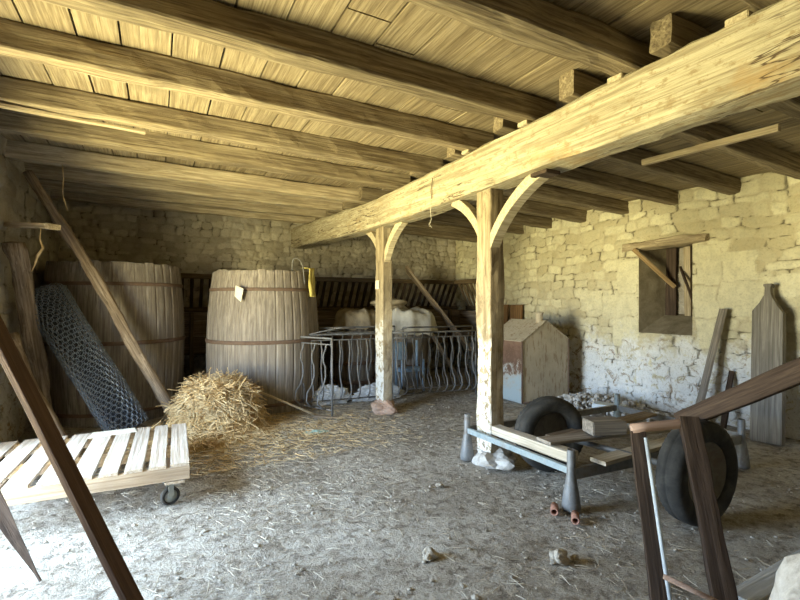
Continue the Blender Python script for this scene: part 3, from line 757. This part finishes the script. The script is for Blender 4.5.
# ------------------------------------------------------------------ pallet trolley
PO = Vector((.19, 3.43, 0)); pa = math.atan2(.035, -1.03)     # left along the front edge
ex = Vector((math.cos(pa), math.sin(pa), 0)); ey = Vector((ex.y, -ex.x, 0));
if ey.y < 0: ey = -ey
PL, PD = 1.28, 1.13
t = thing('pallet_trolley', 'low pale pallet trolley with gapped slats on casters', 'trolley', PO+ex*PL/2+ey*PD/2)
def pp(a, b_, z): return PO+ex*a+ey*b_+Vector((0, 0, z))
a = .0; q = 0
while a < PL-.05:
    w = [.115, .10, .105, .105, .12, .125, .125, .12, .11][q % 9]; g_ = [.03, .035, .035, .035, .035, .04, .035, .04, .03][q % 9]
    timber('slat', pp(a+w/2, 0.0, .292), pp(a+w/2+.005, PD, .292), w, .02, M['pallet'], t, rough=.002, seg=10, roundness=.1)
    a += w+g_; q += 1
for b_ in (.02, .55, PD-.02):
    timber('stringer', pp(0, b_, .235), pp(PL, b_, .235), .035, .093, M['palletx'], t, rough=.002)
timber('end_board', pp(.016, .04, .235), pp(.016, PD-.04, .235), .03, .09, M['palletx'], t, rough=.002)
timber('bottom_board', pp(.09, .0, .178), pp(.09, PD, .178), .12, .018, M['palletx'], t, rough=.002)
timber('bottom_board', pp(PL-.1, .0, .178), pp(PL-.1, PD, .178), .12, .018, M['palletx'], t, rough=.002)
for (a, b_) in ((.12, .09), (.12, PD-.09), (PL-.12, .09), (PL-.12, PD-.09)):
    c = pp(a, b_, .062); dr = (ex*.9-ey*.35).normalized(); qz = math.atan2(dr.y, dr.x)
    w_ = lathe('caster', [(.062, -.012), (.062, .012), (.055, .017), (.042, .017), (.042, -.017), (.055, -.017)], M['rubber'], t, c, n=32, axis='Y', rot=Quaternion((0, 0, 1), qz))
    o = lathe('hub', [(.001, -.013), (.043, -.013), (.043, .013), (.001, .013)], M['caster'], w_, c, n=24, axis='Y', closed=False, rot=None)
    o.location = (0, 0, 0)
    o = box('fork', (0, 0, 0), (.085, .05, .008), M['caster'], None, bev=.002); o.parent = w_; o.location = (0, 0, .098)
    for s in (-1, 1):
        o = box('fork_plate', (0, 0, 0), (.035, .004, .10), M['caster'], None, bev=.001); o.parent = w_; o.location = (0, s*.021, .05)
tag(mesh_obj('pale_paper_sheet', [(0, 0, 0), (.34, .04, 0), (.32, .17, 0), (.02, .14, .006), (0, 0, .004), (.34, .04, .006), (.32, .17, .006), (.02, .14, .012)], [(3, 2, 1, 0), (4, 5, 6, 7), (0, 1, 5, 4), (1, 2, 6, 5), (2, 3, 7, 6), (3, 0, 4, 7)], M['paper'], None, (-.50, 4.40, .303)), 'crumpled pale paper sheet lying on the far edge of the pallet trolley', 'paper')

# foreground leaning plank and pointed stake
tag(timber('leaning_plank', (-.02, 2.14, .0), (-.97, 2.82, 2.02), .085, .03, M['brown'], roll=.15, rough=.002, seg=20), 'dark brown straight plank leaning in the left foreground', 'plank')
tag(timber('pointed_stake', (-1.12, 3.42, .92), (-.52, 2.86, .0), .10, .025, M['dark'], rough=.004, seg=24, bow=-.05, point=.6, roll=.6), 'dark tapering stake with its tip on the floor at the lower left', 'stake')

# ------------------------------------------------------------------ wrought iron railings
def rail_panel(p0, p1, H, z0, label, nb, belly=.12, flip=1, lean=0.0):
    p0 = Vector((*p0, 0)); p1 = Vector((*p1, 0)); d = (p1-p0).normalized(); nrm = Vector((d.y, -d.x, 0))*flip
    t = thing('iron_railing', label, 'railing', p0, 'wrought iron railings')
    def P(s, o, z): return p0+d*s+nrm*(o+lean*z)+Vector((0, 0, z0+z))
    L = (p1-p0).length
    for nm, z, r in (('top_rail', H, .013), ('middle_rail', H-.075, .009), ('bottom_rail', .08, .010)):
        tube(nm, [P(s*L, 0, z) for s in (0, .25, .5, .75, 1)], r, M['iron'], t, n=6)
    for s in (0.0, L):
        tube('foot', [P(s, 0, H), P(s, 0, 0)], .011, M['iron'], t, n=6)
    prof = [(H-.075, 0), (H-.13, .012), (H-.2, .05), (H-.27, .05), (H-.36, .015), (H-.47, .012), (H-.58, .05), (H-.68, belly), (H-.77, belly+.01), (H-.85, belly*.55), (.08, 0)]
    prof = [(z, o) for z, o in prof if z >= .08]
    for i in range(nb):
        s = L*(i+.5)/nb; j = random.uniform(-.01, .01)
        pts = []
        for k in range(len(prof)-1):
            (za, oa), (zb, ob) = prof[k], prof[k+1]
            for m_ in range(3):
                f = m_/3; pts.append(P(s+j*.6, oa+(ob-oa)*(f*f*(3-2*f)), za+(zb-za)*f))
        pts.append(P(s, 0, .08))
        tube('baluster', pts, .010, M['iron'], t, n=6)
    return t
rail_panel((1.60, 5.86), (2.85, 5.72), .96, 0.005, 'wrought iron bellied railing panel, front left one beside the vat', 10, .13)
rail_panel((2.92, 5.72), (4.25, 5.55), .96, 0.005, 'wrought iron bellied railing panel, front right one towards the near post', 11, .13)
rail_panel((1.95, 6.13), (3.15, 6.10), 1.03, 0.005, 'wrought iron railing panel standing behind the front left one', 8, .10, -1)
rail_panel((3.25, 6.02), (4.45, 5.90), 1.01, 0.005, 'wrought iron railing panel standing behind the front right one', 9, .10, -1)
# side panel seen end-on at the left
rail_panel((1.60, 5.78), (1.86, 5.25), .95, 0.005, 'short wrought iron railing return at the left end by the tool handle', 3, .13, 1)
for q, (a, b_) in enumerate([((1.75, 5.82, .975), (2.35, 5.70, 1.05)), ((1.85, 5.72, 1.01), (2.25, 5.84, .985)), ((2.0, 5.85, .98), (2.15, 5.66, 1.06)), ((2.95, 5.70, .98), (3.5, 5.8, 1.03))]):
    tag(tube('iron_rod', [a, [(a[0]+b_[0])/2, (a[1]+b_[1])/2, (a[2]+b_[2])/2+.03], b_], .008, M['iron'], n=6), ['thin iron rod lying on the left railing, longest of the tangle', 'thin iron rod crossing the tangle on the left railing', 'short iron rod sticking up from the tangle on the left railing', 'thin iron rod lying on the right railing'][q], 'rod', 'loose iron rods on the railings')

# ------------------------------------------------------------------ things behind the railings
def cloth_dome(name, c, r, ztop, zlow, mat, folds=9, seed=0, sy=1.0, lump=.05):
    bm = bmesh.new(); rings = []; n = 72
    ctr = bm.verts.new((0, 0, ztop))
    prof = [(.15, 0), (.35, .01), (.55, .03), (.72, .06), (.86, .10), (.96, .16), (1.02, .26), (1.05, .42), (1.08, .60), (1.11, .80), (1.14, 1.0)]
    for k, (rr_, dz) in enumerate(prof):
        row = []
        for i in range(n):
            a = 2*PI*i/n; low = zlow+(ztop-zlow)*.35*(noise.noise(Vector((math.cos(a)*1.5, math.sin(a)*1.5, seed)))+.1)
            f = .055*math.sin(a*folds+seed+2*noise.noise(Vector((a, k*.2, seed))))*max(0, (k-3))/6
            l = lump*noise.noise(Vector((math.cos(a)*rr_*3, math.sin(a)*rr_*3, seed+2)))
            rad = r*rr_*(1+f)
            row.append(bm.verts.new((rad*math.cos(a), rad*math.sin(a)*sy, ztop+(low-ztop)*dz+l)))
        rings.append(row)
    for i in range(n): bm.faces.new((ctr, rings[0][i], rings[0][(i+1) % n]))
    for k in range(len(rings)-1):
        for i in range(n): bm.faces.new((rings[k][i], rings[k+1][i], rings[k+1][(i+1) % n], rings[k][(i+1) % n]))
    o = bm_obj(name, bm, mat, None, c, True)
    return o
t = thing('wooden_tub', 'dark wooden tub under the white canvas, behind the right railing', 'tub', (3.74, 6.95, 0))
lathe('tub_body', [(.38, 0), (.45, .4), (.465, .9), (.44, 1.12), (.001, 1.12)], M['vat'], t, t.location, n=48, closed=False, smooth=False, fn=lambda a, j, r, h: (r-(.01 if int(a/(2*PI)*48+.5) % 3 == 0 else 0), h))
lathe('iron_hoop', [(.44, .32), (.452, .32), (.458, .37), (.44, .37)], M['hoop'], t, t.location, n=48)
tag(cloth_dome('canvas_cover', (3.74, 6.95, 0), .55, 1.29, .86, M['tarp'], 11, 2.0, sy=.86, lump=.09), 'dirty white canvas draped over the tub behind the railings', 'canvas')
t = thing('wooden_barrel', 'brown wooden barrel topped with beige sacking, behind the left railing', 'barrel', (2.80, 6.85, 0))
lathe('stave_body', [(.28, 0), (.33, .3), (.345, .6), (.33, .9), (.29, 1.12), (.001, 1.12)], M['vat'], t, t.location, n=54, closed=False, smooth=False, fn=lambda a, j, r, h: (r-(.01 if int(a/(2*PI)*54+.5) % 3 == 0 else 0), h))
for z in (.15, .45, .85): lathe('iron_hoop', [(.335, z-.025), (.352, z-.025), (.352, z+.025), (.335, z+.025)], M['hoop'], t, t.location, n=48)
tag(cloth_dome('sacking_cover', (2.82, 6.83, 0), .33, 1.27, .98, M['sacking'], 7, 5.0, lump=.08), 'beige sacking draped over the barrel behind the far post', 'sacking')
tag(rock('grain_sack', (3.42, 6.83, 1.37), (.34, .22, .10), M['sacking'], 8, rough=.3), 'beige sack slumped on top of the white canvas', 'sack')
# crumpled white plastic on the floor
def crumple(name, c, s, seed, label):
    bm = bmesh.new(); bmesh.ops.create_icosphere(bm, subdivisions=5, radius=1)
    for v in bm.verts:
        p = v.co.copy(); d = 1+.35*noise.noise(p*2+Vector((seed, 0, 0)))+.28*abs(noise.noise(p*5+Vector((seed, 3, 0))))+.1*abs(noise.noise(p*13))
        v.co = Vector((p.x*s[0]*d, p.y*s[1]*d, max(-s[2]*.5, p.z*s[2]*d)))
    return tag(bm_obj(name, bm, M['plastic'], None, c, False), label, 'plastic sheet')
crumple('plastic_sheet', (2.08, 5.98, .075), (.27, .09, .15), 1.5, 'crumpled white plastic sheet on the floor left of the far post')
crumple('plastic_sheet', (2.80, 5.94, .07), (.34, .09, .13), 4.5, 'crumpled white plastic sheet on the floor right of the far post')
# blue stool
t = thing('blue_stool', 'faded blue metal chair frame behind the railings', 'chair', (3.50, 6.27, 0))
for (a, b_) in ((3.32, 6.17), (3.70, 6.17), (3.32, 6.38), (3.70, 6.38)):
    tube('leg', [(a, b_, 0), (a, b_, .50 if b_ < 6.3 else .78)], .022, M['bluepaint'], t)
box('seat', (3.51, 6.275, .34), (.44, .25, .05), M['bluepaint'], t, bev=.008)
box('backrest', (3.40, 6.39, .62), (.24, .02, .28), M['bluepaint'], t, bev=.008)
# diagonal plank behind
tag(timber('diagonal_plank', (5.05, 6.05, .02), (4.10, 7.44, 2.02), .30, .05, M['old'], rough=.006, roll=.5), 'wide old plank leaning back against the hay rack behind the canvas', 'plank')
tag(timber('leaning_board', (4.55, 6.35, .02), (4.05, 6.62, .98), .14, .03, M['old'], rough=.004, roll=.3) , 'short board leaning behind the right railing', 'board')
# stack of pale boards on trestle at right behind railings
for q, (z, dy, lab) in enumerate([(1.02, 0, 'lowest pale board of the pile lying on the trough'), (1.05, .02, '')][:0]): pass

# ------------------------------------------------------------------ feed bin at the right wall
def binbody():
    t = thing('metal_feed_bin', 'house-shaped rusty beige metal bin with a round spout, by the right wall', 'bin', (4.86, 5.05, 0))
    x0, x1, y0, y1, e, r = 4.41, 5.31, 4.73, 5.45, .86, 1.14; xm = 4.86; L = Vector(t.location)
    def Q(name, pts, mat, th=.012):
        bm = bmesh.new(); f = bm.faces.new([bm.verts.new(Vector(p)-L) for p in pts])
        bm.normal_update(); bmesh.ops.solidify(bm, geom=[f], thickness=th)
        return bm_obj(name, bm, mat, t, t.location)
    Q('front_panel', [(x0, y0, 0), (x1, y0, 0), (x1, y0, e), (xm, y0, r), (x0, y0, e)], M['binface'])
    Q('back_panel', [(x0, y1, 0), (x0, y1, e), (xm, y1, r), (x1, y1, e), (x1, y1, 0)], M['bindark'])
    Q('side_panel', [(x0, y0, 0), (x0, y0, e), (x0, y1, e), (x0, y1, 0)], M['bindark'])
    Q('side_panel', [(x1, y0, 0), (x1, y1, 0), (x1, y1, e), (x1, y0, e)], M['binface'])
    Q('roof_panel', [(x0-.01, y0-.01, e), (xm, y0-.01, r), (xm, y1, r), (x0-.01, y1, e)], M['binface'])
    Q('roof_panel', [(x1+.01, y0-.01, e), (x1+.01, y1, e), (xm, y1, r), (xm, y0-.01, r)], M['binface'])
    for (px_, z) in ((x0, e), (x1, e)):
        tube('corner_seam', [(px_, y0-.005, 0), (px_, y0-.005, z)], .012, M['hoop'], t, n=6)
    tube('base_rim', [(x0, y0-.006, .012), (x1, y0-.006, .012)], .012, M['hoop'], t, n=6)
    lathe('spout', [(.05, 1.08), (.05, 1.22), (.07, 1.25), (.062, 1.25), (.043, 1.22), (.043, 1.08)], M['binface'], t, (4.84, 4.84, 0), n=24)
    return t
binbody()
for q, (y0, y1, lab) in enumerate([(6.45, 6.75, 'brown upright board against the right wall behind the bin, farther one'), (6.08, 6.38, 'brown upright board against the right wall behind the bin, nearer one')]):
    tag(box('upright_board', (EX-.10, (y0+y1)/2, .68), (.04, y1-y0, 1.34), M['board_yellow'], tilt=((0, 1, 0), .045)), lab, 'board', 'upright boards behind the bin')

# ------------------------------------------------------------------ boards at the right wall
pts = [(-.20, 0), (.13, 0), (.13, 1.28), (.06, 1.42), (-.02, 1.50), (-.02, 1.62), (-.07, 1.66), (-.12, 1.60), (-.12, 1.50), (-.14, 1.44), (-.20, 1.36)]
pts = [(-.135, 0), (.135, 0), (.135, 1.30), (.085, 1.38), (.04, 1.47), (.025, 1.53), (.024, 1.58), (.036, 1.595), (.036, 1.615), (-.036, 1.615), (-.036, 1.595), (-.024, 1.58), (-.028, 1.50), (-.07, 1.42), (-.135, 1.335)]
bm = bmesh.new(); f = bm.faces.new([bm.verts.new((0, -a, b_)) for a, b_ in pts])
r_ = bmesh.ops.extrude_face_region(bm, geom=[f]); bmesh.ops.translate(bm, verts=[g_ for g_ in r_['geom'] if isinstance(g_, bmesh.types.BMVert)], vec=(.07, 0, 0))
tag(bm_obj('shaped_board', bm, M['grey'], None, (5.33, 2.29, 0), False, Quaternion((1, 0, 0), math.radians(-3.4)) @ Quaternion((0, 1, 0), math.radians(9.5))), 'tall grey board with a pointed necked top leaning on the right wall', 'board')
tag(timber('grey_plank', (5.40, 3.0, .02), (5.65, 2.83, 1.32), .10, .035, M['greyx'], rough=.004), 'narrow grey plank leaning on the right wall under the window', 'plank')
tag(timber('dark_stick', (5.42, 2.72, .02), (5.69, 2.76, .62), .05, .05, M['dark'], rough=.008), 'short dark stick leaning on the right wall beside the grey plank', 'stick')
tag(timber('window_stick', (5.60, 3.90, 2.10), (6.05, 3.62, 1.60), .05, .045, M['tan'], rough=.004), 'tan stick leaning diagonally into the window niche', 'stick')
tag(timber('dark_window_stick', (6.06, 3.55, 1.86), (5.80, 3.24, 1.40), .025, .025, M['dark'], rough=.003), 'thin dark stick slanting down at the right of the window niche', 'stick')

# rubble heap
bm = bmesh.new(); rg = random.Random(31)
for _ in range(520):
    a = rg.gauss(0, .32); b_ = rg.gauss(0, .42); x = 5.05+a*.8; y = 4.02+b_
    if x > 5.62 or y > 4.6 or y < 3.25: continue
    z = .16*max(0, 1-(a*a+b_*b_)*1.6)*rg.uniform(.3, 1); s = rg.uniform(.015, .045)
    r = bmesh.ops.create_icosphere(bm, subdivisions=1, radius=s)
    qx = Quaternion((rg.random(), rg.random(), rg.random()), rg.uniform(0, 6)); sc = (rg.uniform(.6, 1.4), rg.uniform(.6, 1.4), rg.uniform(.4, .9))
    for v in r['verts']: v.co = (qx @ Vector((v.co.x*sc[0], v.co.y*sc[1], v.co.z*sc[2])))+Vector((x, y, z+.01))
tag(bm_obj('rubble_heap', bm, M['rubble']), 'heap of white rubble at the foot of the right wall', 'rubble', kind='stuff')
tag(box('pale_slab', (4.75, 3.62, .15), (.20, .34, .06), M['whitebar'], rz=.3, bev=.01), 'pale bluish slab lying on the rubble heap', 'slab')

# ------------------------------------------------------------------ cart axle and wheels, grouped with a separate low steel frame
A, B_, Cc, D = Vector((2.41, 3.27, 0)), Vector((2.44, 2.15, 0)), Vector((4.33, 2.03, 0)), Vector((4.34, 3.21, 0))
t = thing('cart_and_frame', 'old cart axle with two rubber tyres, grouped with a low steel frame on four cone-footed posts', 'cart', (3.3, 2.6, 0))
def cleg(p, mat):
    lathe('corner_post', [(.001, .015), (.058, .015), (.062, .03), (.052, .12), (.034, .22), (.028, .26), (.028, .41), (.022, .415), (.022, .30), (.001, .30)], mat, t, p, n=20, closed=False)
cleg(A, M['greysteel']); cleg(B_, M['greysteel']); cleg(Cc, M['greysteel']); cleg(D, M['bluesteel'])
def bar(name, a, b_, z, mat, w=.03, h=.06): timber(name, a+Vector((0, 0, z)), b_+Vector((0, 0, z)), w, h, mat, t, rough=.0015, seg=8, roundness=.06)
bar('side_rail', A, B_, .27, M['bluesteel'], .03, .045); bar('side_rail', D, Cc, .27, M['greysteel']); bar('cross_rail', B_, Cc, .25, M['greysteel'], .03, .075); bar('cross_rail', A, D, .27, M['greysteel'])
def wheel(c, s, label, faceneg=True, R=.325, W=.165):
    ring = []
    prof = [(.20, -W*.36), (.215, -W*.44), (.26, -W*.5), (.295, -W*.47), (R-.006, -W*.38), (R, -W*.2), (R, -.004), (R-.007, 0), (R, .004), (R, W*.2), (R-.006, W*.38), (.295, W*.47), (.26, W*.5), (.215, W*.44), (.20, W*.36)]
    def fn(a, j, r, h):
        k = int(a/(2*PI)*96+.5)
        if j in (4, 10) and k % 2: r -= .008
        return r*s, h
    q = Quaternion((0, 0, 1), c[3])
    w_ = lathe('tyre', prof, M['rubber'], t, c[:3], n=96, axis='Y', rot=q, fn=fn, closed=True)
    if label: w_['label'] = label
    return w_, q
w1, q1 = wheel((3.02, 1.66, .325, -.04), 1.0, None)
o = lathe('rim', [(.205, .03), (.205, -.06), (.19, -.055), (.17, -.03), (.11, -.015), (.09, -.035), (.04, -.035), (.035, -.02), (.001, -.02)], M['rim'], w1, (0, 0, 0), n=48, axis='Y', closed=False)
o.location = (0, 0, 0)
o = lathe('hub_hole', [(.001, -.041), (.03, -.041), (.03, -.03), (.001, -.03)], M['black'], w1, (0, 0, 0), n=24, axis='Y', closed=False); o.location = (0, 0, 0)
for k in range(5):
    a = 2*PI*k/5; o = lathe('wheel_nut', [(.001, -.045), (.011, -.045), (.011, -.02), (.001, -.02)], M['rim'], w1, (0, 0, 0), n=6, axis='Y', closed=False); o.location = (.065*math.cos(a), 0, .065*math.sin(a))
w2, q2 = wheel((2.88, 2.76, .305, -.22), .94, None)
o = lathe('rim', [(.19, .05), (.19, .02), (.17, .035), (.10, .03), (.001, .03)], M['rim'], w2, (0, 0, 0), n=48, axis='Y', closed=False); o.location = (0, 0, 0)
tube('axle', [(3.0, 1.72, .32), (2.9, 2.72, .30)], .022, M['greysteel'], t)
# drawbar rising to the right foreground
timber('drawbar', (3.20, 1.88, .57), (2.82, .86, 1.19), .05, .115, M['dark'], t, rough=.004, seg=16)
# timbers laid on the steel frame
tag(timber('cream_timber', (2.515, 2.20, .338), (2.53, 3.02, .32), .10, .075, M['cream'], rough=.004, roll=.0), 'cream-coloured square timber lying along the left rail of the cart', 'timber', 'timbers on the cart')
tag(box('wooden_block', (3.0, 2.33, .455), (.27, .16, .10), M['greyx'], rz=-.35, bev=.006), 'grey wooden block lying across the boards on the cart', 'block')
tag(timber('grey_board', (2.46, 2.42, .395), (3.9, 2.30, .34), .15, .022, M['greyx'], rough=.003), 'long grey board lying over the cart under the wooden block', 'board', 'timbers on the cart')
tag(timber('pale_board', (2.64, 2.10, .315), (3.9, 2.16, .315), .12, .028, M['cream'], rough=.003), 'pale board lying along the front rail of the cart', 'board', 'timbers on the cart')
tag(timber('brown_board', (2.72, 2.58, .34), (4.2, 2.75, .32), .13, .022, M['old'], rough=.003), 'brown board lying over the cart beside the far tyre', 'board', 'timbers on the cart')
# clay pipes
for q, (x, y, lab) in enumerate([(2.36, 2.22, 'short terracotta pipe on the floor left of the cart post'), (2.385, 2.07, 'short terracotta pipe on the floor against the cart post foot')]):
    an = .8
    o = lathe('clay_pipe', [(.025, 0), (.025, .10), (.017, .10), (.017, 0)], M['terracotta'], None, (x, y, .026), n=24)
    o.rotation_mode = 'QUATERNION'; o.rotation_quaternion = Quaternion((0, 0, 1), PI+.75) @ Quaternion((0, 1, 0), PI/2)
    tag(o, lab, 'pipe', 'clay pipes')

# ------------------------------------------------------------------ hand trestle in the right foreground
t = thing('wooden_trestle', 'dark wooden trestle with a pinkish round top bar in the right foreground', 'trestle', (2.1, 1.3, 0))
tl, tr = Vector((2.23, 1.53, .735)), Vector((2.46, 1.40, .765))
bl_, br_ = Vector((1.97, 1.24, 0)), Vector((2.20, 1.08, 0))
dv = (tr-tl).normalized()
timber('top_bar', tl-dv*.03, tr+dv*.01, .05, .05, M['pinkwood'], t, rough=.003, roundness=.45)
timber('leg', bl_, tl-Vector((0, 0, .02)), .03, .07, M['dark'], t, rough=.006, seg=20, roll=PI/2)
timber('leg', br_, tr+Vector((0, 0, .03)), .035, .095, M['dark'], t, rough=.007, seg=20, roll=PI/2)
tube('cross_bar', [(1.985, 1.235, .18), (2.18, 1.03, .08)], .012, M['pinkwood'], t)
tube('side_bar', [(1.995, 1.200, 0), (2.219, 1.475, .70)], .010, M['whitebar'], t)
# board and pale stone on the floor lower right
tag(timber('floor_board', (2.38, 1.12, .02), (3.4, 1.13, .02), .11, .03, M['palegrey'], rough=.003), 'grey board lying on the floor at the lower right corner', 'board')
tag(rock('pale_block', (1.99, .64, .25), (.18, .2, .30), M['rubble'], 12, rough=.12), 'pale cream block at the lower right corner of the photo', 'block')
# stones on the floor
tag(rock('floor_stone', (1.90, 1.76, .025), (.055, .04, .035), M['stone'], 15, rough=.4), 'brownish lump of stone on the floor in the centre foreground, bigger one', 'stone', 'loose floor stones')
tag(rock('floor_stone', (2.0, 1.74, .012), (.022, .02, .014), M['stone'], 18, rough=.4), 'tiny stone on the floor just right of the brownish lump', 'stone', 'loose floor stones')
tag(rock('floor_stone', (1.31, 2.12, .018), (.045, .04, .03), M['stone'], 22, rough=.4), 'small pale broken stone on the floor left of the brownish lump', 'stone', 'loose floor stones')
tag(rock('floor_stone', (1.88, 2.9, .012), (.03, .02, .015), M['stone'], 25, rough=.4), 'small stone on the floor between the near post and the straw', 'stone', 'loose floor stones')

# ------------------------------------------------------------------ light: daylight through the open door
w = bpy.data.worlds.new('outside'); bpy.context.scene.world = w; w.use_nodes = True
nt = w.node_tree; bg = nt.nodes['Background']
tc = N(nt, 'ShaderNodeTexCoord'); sp = N(nt, 'ShaderNodeSeparateXYZ'); nt.links.new(tc.outputs['Generated'], sp.inputs[0])
hz = math_(nt, 'ADD', math_(nt, 'MULTIPLY', sp.outputs[2], .5), .5)
c = ramp(nt, hz, [(.30, (.98, .88, .42)), (.485, (1.0, .90, .50)), (.52, (.42, .55, .70)), (.75, (.38, .53, .70))])
nt.links.new(c, bg.inputs['Color'])
bg.inputs['Strength'].default_value = 65.0
L = bpy.data.lights.new('door_daylight', 'AREA'); L.shape = 'RECTANGLE'; L.size = 1.8; L.size_y = 2.1; L.cycles.is_portal = True
o = bpy.data.objects.new('door_daylight', L); C.objects.link(o)
o.location = (WX-.3, 3.25, 1.05); o.rotation_euler = (PI/2, 0, -PI/2)   # emits towards +X
# local size x -> Y, y -> Z

# ------------------------------------------------------------------ camera
cam = bpy.data.cameras.new('camera'); co = bpy.data.objects.new('camera', cam); C.objects.link(co)
cam.sensor_fit = 'HORIZONTAL'; cam.sensor_width = 36; cam.lens = 455/800*36; cam.shift_y = 2/800
cam.clip_start = .05
co.location = (0, 0, 1.4); co.rotation_euler = (PI/2, 0, -math.radians(28))
S = bpy.context.scene; S.camera = co
S.view_settings.view_transform = 'Standard'; S.view_settings.look = 'None'; S.view_settings.gamma = 1
S.view_settings.exposure = 0.0
S.cycles.max_bounces = 6; S.cycles.diffuse_bounces = 3; S.cycles.use_denoising = True
